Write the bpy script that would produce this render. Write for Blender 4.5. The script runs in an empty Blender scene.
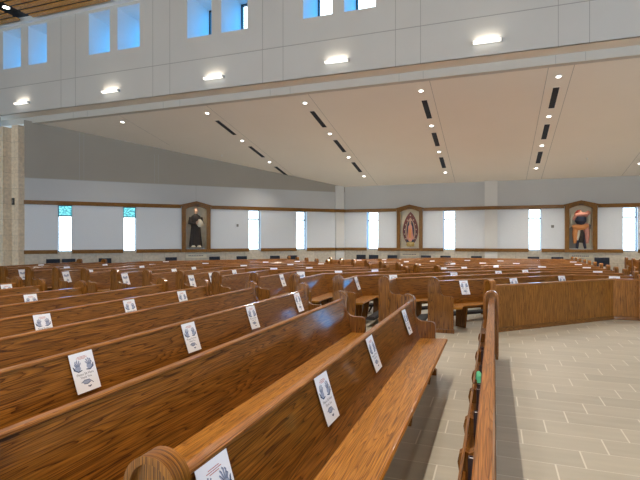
import bpy, math, random
from mathutils import Matrix, Vector
random.seed(7)
C = bpy.context.scene.collection
SC = bpy.context.scene
R = math.radians
R2 = math.sqrt(2)

# ------------------------------------------------------------------ camera, sky, exposure
cam_d = bpy.data.cameras.new('camera'); cam_d.sensor_width = 36; cam_d.lens = 27.0
cam_d.clip_end = 300; cam_d.clip_start = 0.05
cam = bpy.data.objects.new('camera', cam_d); C.objects.link(cam)
cam.location = (0, 0, 1.65); cam.rotation_euler = (R(89.88), 0, R(20))
SC.camera = cam
SC.view_settings.view_transform = 'Standard'
SC.view_settings.look = 'None'
SC.view_settings.gamma = 1
SC.view_settings.use_curve_mapping = False
SC.view_settings.exposure = 0.0

SKY_STRENGTH = 1.0
SKY_BLUE = (0.02, 2.15, 5.2, 1)
SKY_WHITE = (3.6, 4.0, 4.4, 1)
DOWN_W = 620.0         # aisle ceiling downlights
NAVE_W = 300.0         # nave ceiling spots
world = bpy.data.worlds.new('sky'); SC.world = world; world.use_nodes = True
wn, wl = world.node_tree.nodes, world.node_tree.links
wn.clear()
tc = wn.new('ShaderNodeTexCoord'); sx = wn.new('ShaderNodeSeparateXYZ')
wl.new(tc.outputs['Generated'], sx.inputs[0])
# bright horizon and sunlit ground, a white patch added to whiten the upper panes, deep blue elsewhere
m2 = wn.new('ShaderNodeMapRange'); m2.inputs['From Min'].default_value = 0.085; m2.inputs['From Max'].default_value = 0.065
wl.new(sx.outputs['Z'], m2.inputs['Value'])
dt = wn.new('ShaderNodeVectorMath'); dt.operation = 'DOT_PRODUCT'
wl.new(tc.outputs['Generated'], dt.inputs[0]); dt.inputs[1].default_value = Vector((-.32, .84, .43)).normalized()
m1 = wn.new('ShaderNodeMapRange'); m1.inputs['From Min'].default_value = 0.970; m1.inputs['From Max'].default_value = 0.980
wl.new(dt.outputs['Value'], m1.inputs['Value'])
m3 = wn.new('ShaderNodeMapRange'); m3.inputs['From Min'].default_value = 0.36; m3.inputs['From Max'].default_value = 0.28
wl.new(sx.outputs['X'], m3.inputs['Value'])
mh = wn.new('ShaderNodeMath'); mh.operation = 'MULTIPLY'
wl.new(m2.outputs[0], mh.inputs[0]); wl.new(m3.outputs[0], mh.inputs[1])
mx = wn.new('ShaderNodeMath'); mx.operation = 'MAXIMUM'
wl.new(m1.outputs[0], mx.inputs[0]); wl.new(mh.outputs[0], mx.inputs[1])
mc = wn.new('ShaderNodeMix'); mc.data_type = 'RGBA'
wl.new(mx.outputs[0], mc.inputs['Factor'])
mc.inputs['A'].default_value = SKY_BLUE; mc.inputs['B'].default_value = SKY_WHITE
bg = wn.new('ShaderNodeBackground'); bg.inputs['Strength'].default_value = SKY_STRENGTH
wl.new(mc.outputs['Result'], bg.inputs['Color'])
wo = wn.new('ShaderNodeOutputWorld'); wl.new(bg.outputs[0], wo.inputs[0])

# added fill lamps at invented, unseen windows in wall_back and wall_right
FILL_DAY_W = 930.0
ADDED_BACK_WIN = [(-19, -13), (-9, -3), (1, 7)]
def fill_daylight(loc, rot, sx_, sy_, W):
    l = bpy.data.lights.new('fill_daylight', 'AREA'); l.shape = 'RECTANGLE'; l.size = sx_; l.size_y = sy_; l.energy = W; l.color = (1, .965, .91)
    o = bpy.data.objects.new('fill_daylight', l); o.location = loc; o.rotation_euler = rot; C.objects.link(o)
for x0, x1 in ADDED_BACK_WIN: fill_daylight(((x0+x1)/2, -12.25, 3.6), (R(90), 0, 0), x1-x0, 5.0, FILL_DAY_W)
fill_daylight((14.25, 2.0, 3.6), (R(90), 0, R(90)), 8, 5.0, FILL_DAY_W*.6)

# ------------------------------------------------------------------ materials
def mat(name, col, rough=0.6, metal=0.0, emit=None, es=0.0, coat=0.0):
    m = bpy.data.materials.new(name); m.use_nodes = True
    b = m.node_tree.nodes['Principled BSDF']
    b.inputs['Base Color'].default_value = (*col, 1)
    b.inputs['Roughness'].default_value = rough
    b.inputs['Metallic'].default_value = metal
    b.inputs['Coat Weight'].default_value = coat
    if emit:
        b.inputs['Emission Color'].default_value = (*emit, 1)
        b.inputs['Emission Strength'].default_value = es
    return m

def N(nt, t, **kw):
    n = nt.nodes.new(t)
    for k, v in kw.items():
        if k in n.inputs: n.inputs[k].default_value = v
        else: setattr(n, k, v)
    return n

def mottled(name, c1, c2, scale=3.0, rough=0.7, detail=4.0, bump=0.0):
    m = mat(name, c1, rough); nt = m.node_tree; b = nt.nodes['Principled BSDF']
    t = N(nt, 'ShaderNodeTexCoord'); n = N(nt, 'ShaderNodeTexNoise', Scale=scale, Detail=detail)
    nt.links.new(t.outputs['Object'], n.inputs['Vector'])
    r = N(nt, 'ShaderNodeValToRGB')
    r.color_ramp.elements[0].color = (*c1, 1); r.color_ramp.elements[1].color = (*c2, 1)
    r.color_ramp.elements[0].position = .3; r.color_ramp.elements[1].position = .7
    nt.links.new(n.outputs['Fac'], r.inputs[0]); nt.links.new(r.outputs[0], b.inputs['Base Color'])
    if bump:
        bp = N(nt, 'ShaderNodeBump', Strength=bump, Distance=.01)
        nt.links.new(n.outputs['Fac'], bp.inputs['Height']); nt.links.new(bp.outputs[0], b.inputs['Normal'])
    return m

def wood(name, dark, mid, light, rough=0.32, coat=0.35):
    m = mat(name, mid, rough, coat=coat); nt = m.node_tree; L = nt.links.new
    b = nt.nodes['Principled BSDF']; b.inputs['Coat Roughness'].default_value = 0.09; b.inputs['Specular IOR Level'].default_value = .15
    uv = N(nt, 'ShaderNodeUVMap'); oi = N(nt, 'ShaderNodeObjectInfo')
    off = N(nt, 'ShaderNodeVectorMath', operation='SCALE'); off.inputs[0].default_value = (37, 11, 5)
    L(oi.outputs['Random'], off.inputs['Scale'])
    add = N(nt, 'ShaderNodeVectorMath', operation='ADD'); L(uv.outputs[0], add.inputs[0]); L(off.outputs[0], add.inputs[1])
    # broad cathedral figure: contour lines of a stretched noise field
    mp = N(nt, 'ShaderNodeMapping'); mp.inputs['Scale'].default_value = (0.6, 10.5, 1); L(add.outputs[0], mp.inputs[0])
    n1 = N(nt, 'ShaderNodeTexNoise', Scale=1.0, Detail=2.5, Roughness=.45); L(mp.outputs[0], n1.inputs['Vector'])
    mul = N(nt, 'ShaderNodeMath', operation='MULTIPLY'); mul.inputs[1].default_value = 17; L(n1.outputs['Fac'], mul.inputs[0])
    fr = N(nt, 'ShaderNodeMath', operation='FRACT'); L(mul.outputs[0], fr.inputs[0])
    # pores: long fine streaks
    mp2 = N(nt, 'ShaderNodeMapping'); mp2.inputs['Scale'].default_value = (4, 260, 1); L(add.outputs[0], mp2.inputs[0])
    n2 = N(nt, 'ShaderNodeTexNoise', Scale=1.0, Detail=2); L(mp2.outputs[0], n2.inputs['Vector'])
    r1 = N(nt, 'ShaderNodeValToRGB'); e = r1.color_ramp.elements
    e[0].position = 0.0; e[0].color = (*dark, 1); e[1].position = 1; e[1].color = (*light, 1)
    x = e.new(.22); x.color = (*mid, 1); x = e.new(.75); x.color = (*light, 1); e[-1].color = (*mid, 1)
    L(fr.outputs[0], r1.inputs[0])
    r2 = N(nt, 'ShaderNodeMapRange'); r2.inputs['From Min'].default_value = .38; r2.inputs['From Max'].default_value = .62
    r2.inputs['To Min'].default_value = .55; r2.inputs['To Max'].default_value = 1.2; L(n2.outputs['Fac'], r2.inputs[0])
    # board-to-board drift
    mp3 = N(nt, 'ShaderNodeMapping'); mp3.inputs['Scale'].default_value = (.35, 1.5, 1); L(add.outputs[0], mp3.inputs[0])
    n3 = N(nt, 'ShaderNodeTexNoise', Scale=1.0, Detail=1); L(mp3.outputs[0], n3.inputs['Vector'])
    r3 = N(nt, 'ShaderNodeMapRange'); r3.inputs['To Min'].default_value = .8; r3.inputs['To Max'].default_value = 1.2; L(n3.outputs['Fac'], r3.inputs[0])
    mm = N(nt, 'ShaderNodeMath', operation='MULTIPLY'); L(r2.outputs[0], mm.inputs[0]); L(r3.outputs[0], mm.inputs[1])
    vm = N(nt, 'ShaderNodeVectorMath', operation='SCALE'); L(r1.outputs[0], vm.inputs[0]); L(mm.outputs[0], vm.inputs['Scale'])
    L(vm.outputs[0], b.inputs['Base Color'])
    return m

def tiles(name):
    m = mat(name, (.4, .38, .33), .42); nt = m.node_tree; L = nt.links.new; b = nt.nodes['Principled BSDF']
    t = N(nt, 'ShaderNodeTexCoord'); s = N(nt, 'ShaderNodeSeparateXYZ'); L(t.outputs['Object'], s.inputs[0])
    def M(op, a, bb=None):
        n = N(nt, 'ShaderNodeMath', operation=op)
        for i, v in enumerate((a, bb)):
            if v is None: continue
            if hasattr(v, 'default_value'): L(v, n.inputs[i])
            else: n.inputs[i].default_value = v
        return n.outputs[0]
    yy = M('SUBTRACT', M('DIVIDE', s.outputs['Y'], .305), 13.754); row = M('FLOOR', yy); fy = M('SUBTRACT', yy, row)
    xx = M('SUBTRACT', M('SUBTRACT', M('DIVIDE', s.outputs['X'], .61), .3525), M('MULTIPLY', row, .33333)); col = M('FLOOR', xx); fx = M('SUBTRACT', xx, col)
    def edge(f, w): # 1 in the joint
        return M('GREATER_THAN', M('ABSOLUTE', M('SUBTRACT', f, .5)), .5 - w)
    g = M('MAXIMUM', M('MULTIPLY', edge(fy, .0100), .95), edge(fx, .0095))
    cv = N(nt, 'ShaderNodeCombineXYZ'); L(row, cv.inputs[0]); L(col, cv.inputs[1])
    wnz = N(nt, 'ShaderNodeTexWhiteNoise'); L(cv.outputs[0], wnz.inputs['Vector'])
    nz = N(nt, 'ShaderNodeTexNoise', Scale=1.0, Detail=4)
    mp = N(nt, 'ShaderNodeMapping'); mp.inputs['Scale'].default_value = (2.2, 9, 1)
    L(t.outputs['Object'], mp.inputs[0]); L(mp.outputs[0], nz.inputs['Vector'])
    val = M('ADD', M('MULTIPLY', wnz.outputs['Value'], .16), M('MULTIPLY', nz.outputs['Fac'], .3))
    val = M('ADD', val, .77)
    sc = N(nt, 'ShaderNodeVectorMath', operation='SCALE'); sc.inputs[0].default_value = (.385, .347, .272); L(val, sc.inputs['Scale'])
    mix = N(nt, 'ShaderNodeMix', data_type='RGBA'); L(g, mix.inputs['Factor']); L(sc.outputs[0], mix.inputs['A'])
    mix.inputs['B'].default_value = (.60, .565, .475, 1); L(mix.outputs['Result'], b.inputs['Base Color'])
    return m

def stone(name, c1, c2, bw=.9, bh=.6):
    m = mat(name, c1, .75); nt = m.node_tree; L = nt.links.new; b = nt.nodes['Principled BSDF']
    t = N(nt, 'ShaderNodeUVMap')
    br = N(nt, 'ShaderNodeTexBrick', Scale=1.0); br.inputs['Brick Width'].default_value = bw; br.inputs['Row Height'].default_value = bh
    br.inputs['Mortar Size'].default_value = .006; br.inputs['Bias'].default_value = 0
    br.inputs['Color1'].default_value = (*c1, 1); br.inputs['Color2'].default_value = (*c2, 1)
    br.inputs['Mortar'].default_value = (c1[0]*.7, c1[1]*.7, c1[2]*.7, 1)
    L(t.outputs[0], br.inputs['Vector'])
    n = N(nt, 'ShaderNodeTexNoise', Scale=9.0, Detail=6); L(t.outputs[0], n.inputs['Vector'])
    mr = N(nt, 'ShaderNodeMapRange'); mr.inputs['From Min'].default_value = .3; mr.inputs['From Max'].default_value = .7
    mr.inputs['To Min'].default_value = .84; mr.inputs['To Max'].default_value = 1.12; L(n.outputs['Fac'], mr.inputs[0])
    v = N(nt, 'ShaderNodeVectorMath', operation='SCALE'); L(br.outputs['Color'], v.inputs[0]); L(mr.outputs[0], v.inputs['Scale'])
    L(v.outputs[0], b.inputs['Base Color'])
    return m

def glass(name, tint, refl=0.08):
    m = bpy.data.materials.new(name); m.use_nodes = True; nt = m.node_tree; nt.nodes.clear()
    tr = N(nt, 'ShaderNodeBsdfTransparent'); tr.inputs[0].default_value = (*tint, 1)
    gl = N(nt, 'ShaderNodeBsdfGlossy', Roughness=.05); mxs = N(nt, 'ShaderNodeMixShader'); mxs.inputs[0].default_value = refl
    o = N(nt, 'ShaderNodeOutputMaterial')
    nt.links.new(tr.outputs[0], mxs.inputs[1]); nt.links.new(gl.outputs[0], mxs.inputs[2]); nt.links.new(mxs.outputs[0], o.inputs[0])
    return m

def etched_glass(name):
    m = glass(name, (.45, .85, .85)); nt = m.node_tree
    tr = [n for n in nt.nodes if n.type == 'BSDF_TRANSPARENT'][0]
    t = N(nt, 'ShaderNodeTexCoord'); n = N(nt, 'ShaderNodeTexNoise', Scale=16, Detail=3); nt.links.new(t.outputs['Object'], n.inputs['Vector'])
    r = N(nt, 'ShaderNodeValToRGB'); r.color_ramp.elements[0].position = .42; r.color_ramp.elements[1].position = .58
    r.color_ramp.elements[0].color = (.16, .36, .38, 1); r.color_ramp.elements[1].color = (.34, .58, .58, 1)
    nt.links.new(n.outputs['Fac'], r.inputs[0]); nt.links.new(r.outputs[0], tr.inputs[0])
    return m

M = dict(
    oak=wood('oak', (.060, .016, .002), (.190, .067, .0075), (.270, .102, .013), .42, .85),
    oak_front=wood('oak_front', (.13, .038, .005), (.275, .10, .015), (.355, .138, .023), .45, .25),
    oak_seat_lit=wood('oak_seat_lit', (.19, .066, .008), (.36, .14, .018), (.44, .185, .027), .42, .6),  # same oak as the backs, brighter seat lighting put into the colour
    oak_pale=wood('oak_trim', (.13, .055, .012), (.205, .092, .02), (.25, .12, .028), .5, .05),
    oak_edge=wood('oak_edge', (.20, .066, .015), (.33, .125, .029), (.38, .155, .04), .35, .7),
    slat=wood('slat_wood', (.46, .19, .05), (.66, .31, .09), (.74, .39, .12), .5, .0),
    floor=tiles('floor_tile'),
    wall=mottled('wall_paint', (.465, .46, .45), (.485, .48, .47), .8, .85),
    gable=mottled('gable_dark_tone', (.33, .295, .25), (.345, .31, .263), .8, .85),  # darker and browner than the wall below the reveal
    panel=mottled('panel_fabric', (.615, .63, .645), (.645, .66, .675), 30, .9),
    clere=mottled('clerestory_panel', (.60, .58, .545), (.63, .61, .575), .6, .8),
    beam=mottled('beam_plaster', (.55, .52, .475), (.57, .54, .495), .8, .85),
    ceil=mottled('ceiling_plaster', (.78, .715, .63), (.80, .735, .65), .6, .9),
    white=mat('white_paint', (.85, .85, .85), .6),
    jamb=mat('jamb_paint', (.82, .84, .86), .5),
    groove=mat('groove_shadow_gap', (.37, .355, .33), .9),
    stone=stone('limestone', (.72, .60, .44), (.80, .67, .50)),
    wainscot=stone('wainscot_limestone', (.48, .42, .335), (.54, .475, .38)),
    niche=mottled('niche_plaster', (.62, .53, .40), (.72, .63, .49), 6, .8),
    black=mat('black_metal', (.008, .008, .009), .5),
    slot=mat('slot_black', (.005, .007, .016), .7),
    frame=mat('window_frame_metal', (.05, .08, .11), .4, .3),
    glass=glass('clear_glass', (.93, .97, .98)),
    etched=etched_glass('etched_glass'),
    paper=mat('paper', (.90, .89, .91), .7),
    ink=mat('ink_blue_grey', (.055, .075, .15), .8),
    ink_light=mat('ink_pale_blue', (.36, .40, .52), .8),
    ink_red=mat('ink_red', (.55, .13, .08), .8),
    ink_grey=mat('ink_grey', (.16, .15, .17), .8),
    lamp=mat('lamp_lens', (1, 1, 1), .4, emit=(1, .97, .90), es=9),
    strip=mat('strip_lens', (1, 1, 1), .4, emit=(1, .93, .80), es=2.2),
    navy=mottled('navy_fabric', (.006, .009, .018), (.012, .017, .03), 40, .85),
    kneel=mat('kneeler_vinyl_shaded', (.02, .018, .018), .95),  # dark vinyl taken near black, under-seat shade put into the colour
    habit=mottled('dark_brown_habit', (.018, .011, .008), (.032, .02, .014), 8, .7),
    cream=mat('cream_cloth', (.62, .55, .42), .7),
    skin=mat('statue_skin', (.55, .33, .22), .6),
    maroon=mottled('maroon_mosaic', (.10, .012, .016), (.22, .05, .03), 60, .5),
    gold=mottled('gold_leaf', (.35, .24, .07), (.48, .36, .13), 20, .45),
    rose=mat('rose_paint', (.62, .27, .2), .6),
    orange=mat('orange_paint', (.62, .25, .08), .6),
    dusky=mottled('dusky_mosaic', (.30, .14, .10), (.62, .45, .33), 45, .6),
    teal=mat('dark_navy_paint', (.02, .025, .05), .6),
    grey=mat('grey_paint', (.19, .18, .16), .7),
    red=mat('red_paint', (.4, .05, .03), .6),
    hymnal=mat('hymnal_cover', (.03, .012, .01), .5),
    green=mat('green_ribbon', (.08, .42, .22), .5),
)

# ------------------------------------------------------------------ mesh helpers
class MB:
    def __init__(s): s.v, s.f, s.uv = [], [], []
    def face(s, pts, uvs=None):
        i = len(s.v); s.v += [tuple(p) for p in pts]
        s.f.append(tuple(range(i, i + len(pts)))); s.uv.append(uvs or [(p[0], p[2] if abs(p[2]) > 0 else p[1]) for p in pts])
    def quad(s, a, b, c, d, uvs=None): s.face((a, b, c, d), uvs)
    def box(s, x0, x1, y0, y1, z0, z1, grain='auto'):
        d = (x1 - x0, y1 - y0, z1 - z0)
        g = max(range(3), key=lambda i: d[i]) if grain == 'auto' else 'xyz'.index(grain)
        o = [i for i in range(3) if i != g]
        P = lambda i, j, k: ((x0, x1)[i], (y0, y1)[j], (z0, z1)[k])
        for q in (((0,0,0),(0,1,0),(1,1,0),(1,0,0)), ((0,0,1),(1,0,1),(1,1,1),(0,1,1)), ((0,0,0),(1,0,0),(1,0,1),(0,0,1)),
                  ((0,1,0),(0,1,1),(1,1,1),(1,1,0)), ((0,0,0),(0,0,1),(0,1,1),(0,1,0)), ((1,0,0),(1,1,0),(1,1,1),(1,0,1))):
            ps = [P(*c) for c in q]; s.face(ps, [(p[g], p[o[0]] + p[o[1]]) for p in ps])
    def prism(s, outline, axis_o, ax_u, ax_v, ax_n, t0, t1, swap=False):
        """extrude a 2-D outline (u,v) along ax_n from t0 to t1"""
        O, U, V, W = map(Vector, (axis_o, ax_u, ax_v, ax_n))
        A = [O + U*u + V*v + W*t0 for u, v in outline]; B = [O + U*u + V*v + W*t1 for u, v in outline]
        uvf = [(v, u) if not swap else (u, v) for u, v in outline]
        s.face(list(reversed(A)), list(reversed(uvf))); s.face(B, uvf)
        n = len(outline); acc = 0
        for i in range(n):
            j = (i + 1) % n; l = (A[j] - A[i]).length
            s.face((A[i], A[j], B[j], B[i]), [(acc, t0), (acc + l, t0), (acc + l, t1), (acc, t1)]); acc += l
    def sweep(s, path, prof, s0=0.0, vertical=False):
        """sweep a closed (f,z) profile along a plan path, f on the right-hand side"""
        n = len(path); P = [Vector((x, y)) for x, y in path]
        D = [(P[i+1] - P[i]).normalized() for i in range(n - 1)]; Fv = [Vector((d.y, -d.x)) for d in D]
        mit = []
        for i in range(n):
            if i == 0: mit.append(Fv[0])
            elif i == n - 1: mit.append(Fv[-1])
            else: mit.append((Fv[i-1] + Fv[i]) / (1 + Fv[i-1].dot(Fv[i])))
        rings = [[(P[i].x + mit[i].x*f, P[i].y + mit[i].y*f, z) for f, z in prof] for i in range(n)]
        per = [0]; m = len(prof)
        for k in range(m):
            a, b = prof[k], prof[(k+1) % m]; per.append(per[-1] + math.hypot(a[0]-b[0], a[1]-b[1]))
        dist = [s0]
        for i in range(n - 1): dist.append(dist[-1] + (P[i+1] - P[i]).length)
        for i in range(n - 1):
            for k in range(m):
                j = (k+1) % m
                uv = [(dist[i], per[k]), (dist[i+1], per[k]), (dist[i+1], per[k+1]), (dist[i], per[k+1])]
                if vertical: uv = [(b, a) for a, b in uv]
                s.face((rings[i][k], rings[i+1][k], rings[i+1][j], rings[i][j]), uv)
        pu = [(f, z) for f, z in prof]
        s.face(rings[0], pu); s.face(list(reversed(rings[-1])), list(reversed(pu)))
    def loft(s, rings, n=20):
        """rings: (cx,cy,z,rx,ry)"""
        rs = [[(cx + rx*math.cos(2*math.pi*i/n), cy + ry*math.sin(2*math.pi*i/n), z) for i in range(n)] for cx, cy, z, rx, ry in rings]
        for a, b in zip(rs, rs[1:]):
            for i in range(n):
                j = (i+1) % n; s.face((a[i], a[j], b[j], b[i]))
        s.face(list(reversed(rs[0]))); s.face(rs[-1])
    def tube(s, pts, rads, n=10):
        pts = [Vector(p) for p in pts]
        if not hasattr(rads, '__len__'): rads = [rads]*len(pts)
        rs = []
        for i, p in enumerate(pts):
            d = (pts[min(i+1, len(pts)-1)] - pts[max(i-1, 0)]).normalized()
            a = d.orthogonal().normalized() if abs(d.z) > .9 else d.cross(Vector((0, 0, 1))).normalized(); b = d.cross(a)
            rs.append([p + (a*math.cos(2*math.pi*k/n) + b*math.sin(2*math.pi*k/n))*rads[i] for k in range(n)])
        for a, b in zip(rs, rs[1:]):
            for i in range(n):
                j = (i+1) % n; s.face((a[i], a[j], b[j], b[i]))
        s.face(list(reversed(rs[0]))); s.face(rs[-1])
    def xf(s, mtx): s.v = [tuple(mtx @ Vector(p)) for p in s.v]; return s
    def mesh(s, name, m, smooth=30):
        me = bpy.data.meshes.new(name)
        key = {}; idx = []
        for p in s.v:
            k = (round(p[0], 5), round(p[1], 5), round(p[2], 5))
            if k not in key: key[k] = len(key)
            idx.append(key[k])
        faces, uvs = [], []
        for f, uv in zip(s.f, s.uv):
            g, gu = [], []
            for i, u in zip(f, uv):
                if idx[i] not in g: g.append(idx[i]); gu.append(u)
            if len(g) > 2: faces.append(g); uvs.append(gu)
        me.from_pydata(list(key), [], faces)
        ul = me.uv_layers.new(name='UVMap'); me.validate(clean_customdata=False)
        k = 0
        if len(me.loops) == sum(map(len, uvs)):
            for u in uvs:
                for c in u: ul.data[k].uv = c; k += 1
        me.materials.append(m)
        import bmesh
        bm = bmesh.new(); bm.from_mesh(me); bmesh.ops.recalc_face_normals(bm, faces=bm.faces); bm.to_mesh(me); bm.free()
        if smooth: me.shade_smooth(); me.set_sharp_from_angle(angle=R(smooth))
        me.update(); return me
    def build(s, name, m, parent=None, smooth=30):
        o = bpy.data.objects.new(name, s.mesh(name, m, smooth)); C.objects.link(o)
        if parent: o.parent = parent
        return o

def tag(o, label, cat, group=None):
    o['label'] = label; o['category'] = cat
    if group: o['group'] = group
    return o
def struct(o): o['kind'] = 'structure'; return o
def empty(name, loc=(0, 0, 0), rz=0.0):
    o = bpy.data.objects.new(name, None); o.location = loc; o.rotation_euler = (0, 0, rz); o.empty_display_size = .1
    C.objects.link(o); return o
def link_copy(src, parent=None):
    c = src.copy(); C.objects.link(c); c.parent = parent; return c
def copy_tree(src, parent=None):
    c = link_copy(src, parent)
    for ch in list(src.children): copy_tree(ch, c)
    return c
ORD = ['first', 'second', 'third', 'fourth', 'fifth', 'sixth', 'seventh', 'eighth', 'ninth', 'tenth', 'eleventh', 'twelfth', 'thirteenth', 'fourteenth', 'fifteenth', 'sixteenth']

# ------------------------------------------------------------------ the setting
# plan: x to the right, y away; aisle roof between y=13.84 and the far wall y=23.65; a wall at 45 degrees on the left
FW = 23.65; CORN = (-7.25, 23.65)
b = MB(); b.box(-26, 14, -12, 24.0, -.15, 0); struct(b.build('floor', M['floor'], smooth=0))

def wall_mb(o, d, L0, L1, zs, holes, depth, inward, top=None):
    """one-sided wall with openings; o origin, d plan direction, holes (a0,a1,z0,z1); jambs go outward by depth"""
    w = MB(); jm = MB(); d = Vector((*d, 0)); n = -Vector((*inward, 0))
    P = lambda a, z, t=0: Vector(o) + d*a + Vector((0, 0, z)) + n*t
    As = sorted({L0, L1, *[h[0] for h in holes], *[h[1] for h in holes]}); Zs = sorted({*zs, *[h[2] for h in holes], *[h[3] for h in holes]})
    for a0, a1 in zip(As, As[1:]):
        for z0, z1 in zip(Zs, Zs[1:]):
            if any(h[0] <= a0 + 1e-6 and a1 <= h[1] + 1e-6 and h[2] <= z0 + 1e-6 and z1 <= h[3] + 1e-6 for h in holes): continue
            w.quad(P(a0, z0), P(a1, z0), P(a1, z1), P(a0, z1), [(a0, z0), (a1, z0), (a1, z1), (a0, z1)])
    for a0, a1, z0, z1 in holes:
        c = [(a0, z0), (a1, z0), (a1, z1), (a0, z1)]
        for i in range(4):
            p, q = c[i], c[(i+1) % 4]
            jm.quad(P(*p), P(*q), P(*q, depth), P(*p, depth))
    return w, jm

def strip_on(o, d, inward, a0, a1, z0, z1, t0, t1):
    """box standing proud of a wall from t0 to t1"""
    b = MB(); d = Vector((*d, 0)); n = Vector((*inward, 0)); O = Vector(o)
    ps = [O + d*a + n*t + Vector((0, 0, z)) for a in (a0, a1) for t in (t0, t1) for z in (z0, z1)]
    for q in ((0,1,3,2), (4,6,7,5), (0,4,5,1), (2,3,7,6), (0,2,6,4), (1,5,7,3)):
        pts = [ps[i] for i in q]
        b.face(pts, [((p - O).dot(d), p.z + (p - O).dot(n)) for p in pts])
    return b
def merge(*ms):
    r = MB()
    for m in ms:
        k = len(r.v); r.v += m.v; r.uv += m.uv; r.f += [tuple(i + k for i in f) for f in m.f]
    return r

# frames of reference of the two far walls: FAR along +x ; DIAG from lower left to the corner
FAR = ((0, FW, 0), (1, 0), (0, -1))
DO = (-15.45, 15.45, 0)                       # x+y = 0 on the diagonal wall
DIAG = (DO, (1/R2, 1/R2), (1/R2, -1/R2))
W_FAR = [(-6.08, -5.51), (-2.31, -1.77), (1.44, 1.97), (5.14, 5.68)]
W_DIAG = [(-1.40, -.88), (1.03, 1.55), (6.50, 7.08), (8.91, 9.47)]
N_FAR = [(-3.92, .46), (3.54, .46)]
N_DIAG = [(4.06, .46)]
ZS0, ZS1 = 1.13, 3.02
DEPTH = .26
NDEP = .30
wcount = [0]
def far_wall(side, fr, L0, L1, wins, niches, ztop, top_fn=None):
    o, d, inn = fr
    holes = [(a, b_, ZS0, ZS1) for a, b_ in wins] + [(c - h, c + h, 1.22, 3.13) for c, h in niches]
    w, j = wall_mb(o, d, L0, L1, [0, 1.08, 1.22, 3.13, 3.17, ztop], [h for h in holes if True], DEPTH, inn)
    # split the wall into painted upper part, panel band and stone wainscot
    up, pan, st = MB(), MB(), MB()
    for f, uv in zip(w.f, w.uv):
        pts = [w.v[i] for i in f]; zc = sum(p[2] for p in pts)/len(pts)
        (st if zc < 1.15 else pan if zc < 3.09 else up).face(pts, uv)
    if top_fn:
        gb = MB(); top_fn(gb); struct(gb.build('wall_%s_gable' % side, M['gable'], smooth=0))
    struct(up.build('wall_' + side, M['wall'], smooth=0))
    struct(pan.build('wall_%s_panels' % side, M['panel'], smooth=0))
    struct(st.build('wall_%s_wainscot' % side, M['wainscot'], smooth=0))
    d3, n3, O = Vector((*d, 0)), Vector((*inn, 0)), Vector(o)
    for a, b_ in wins:
        wcount[0] += 1
        _, jj = wall_mb(o, d, a, b_, [], [(a, b_, ZS0, ZS1)], DEPTH, inn)
        root = struct(jj.build('window_%d' % wcount[0], M['jamb'], smooth=0))
        t = -DEPTH + .01
        fm = merge(*[strip_on(o, d, inn, *q, t - .03, t + .04) for q in ((a, a+.03, ZS0, ZS1), (b_-.03, b_, ZS0, ZS1), (a, b_, ZS0, ZS0+.03), (a, b_, ZS1-.03, ZS1))])
        fm.build('window_frame', M['frame'], root, 0)
        strip_on(o, d, inn, a, b_, 2.565, 2.61, t - .03, t + .04).build('glazing_bar', M['frame'], root, 0)
        strip_on(o, d, inn, a, b_, ZS0, 2.58, t - .006, t).build('pane', M['glass'], root, 0)
        strip_on(o, d, inn, a, b_, 2.6, ZS1, t - .006, t).build('pane', M['etched'] if (side == 'left' and a < 2) else M['glass'], root, 0)
    # niche recess backs
    for c, h in niches:
        _, jj = wall_mb(o, d, c-h, c+h, [], [(c-h, c+h, 1.22, 3.13)], NDEP, inn)
        P = lambda a, z: O + d3*a + Vector((0, 0, z)) - n3*NDEP
        jj.quad(P(c-h, 1.22), P(c+h, 1.22), P(c+h, 3.13), P(c-h, 3.13))
        struct(jj.build('wall_%s_recess' % side, M['niche'], smooth=0))
    # timber trims, cut by windows and niches
    cuts = sorted([(a, b_) for a, b_ in wins] + [(c - h - .2, c + h + .2) for c, h in niches])
    for z0, z1, skip in ((3.01, 3.17, [(c-h-.2, c+h+.2) for c, h in niches]), (1.06, 1.21, cuts)):
        a = L0; mb = MB(); ms = []
        for c0, c1 in skip + [(L1, L1)]:
            if c0 > a: ms.append(strip_on(o, d, inn, a, c0, z0, z1, -.01, .05))
            a = c1
        trim(merge(*ms), M['oak_pale'])
tcount = [0]
def trim(mb, m, name=None):
    tcount[0] += 1
    return struct(mb.build('trim_%d' % tcount[0], m, smooth=0))

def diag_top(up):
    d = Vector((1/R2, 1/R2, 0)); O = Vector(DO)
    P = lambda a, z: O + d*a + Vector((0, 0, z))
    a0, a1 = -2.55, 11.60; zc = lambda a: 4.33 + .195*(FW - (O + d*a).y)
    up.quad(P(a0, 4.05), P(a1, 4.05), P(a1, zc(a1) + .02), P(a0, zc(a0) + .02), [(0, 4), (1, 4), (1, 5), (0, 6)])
far_wall('far', FAR, -7.25, 14.0, W_FAR, N_FAR, 4.40)
far_wall('left', DIAG, -2.55, 11.6, W_DIAG, N_DIAG, 4.05, diag_top)
# reveal lines and joints
trim(merge(strip_on(*DIAG, -2.5, 11.02, 4.03, 4.055, -.004, .006)), M['groove'])
trim(merge(*[strip_on(*DIAG, a, a + .015, 4.06, 6.1 if a < 2 else 5.3, -.004, .004) for a in (-.62, -.46, 2.28, 2.44)],
           *[strip_on(*DIAG, a, a + .015, 3.18, 4.03, -.004, .004) for a in (4.05,)]), M['groove'])
# pilasters
for fr, a0, a1 in ((DIAG, 11.05, 11.5), (FAR, -.44, .12)):
    p = strip_on(*fr, a0, a1, 0, 4.36, -.02, .1); struct(p.build('wall_pilaster', M['clere'], smooth=0))
    trim(merge(strip_on(*fr, a0 - .01, a1 + .01, 3.01, 3.17, .05, .135), strip_on(*fr, a0 - .01, a1 + .01, 1.06, 1.21, .05, .135)), M['oak_pale'])
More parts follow.
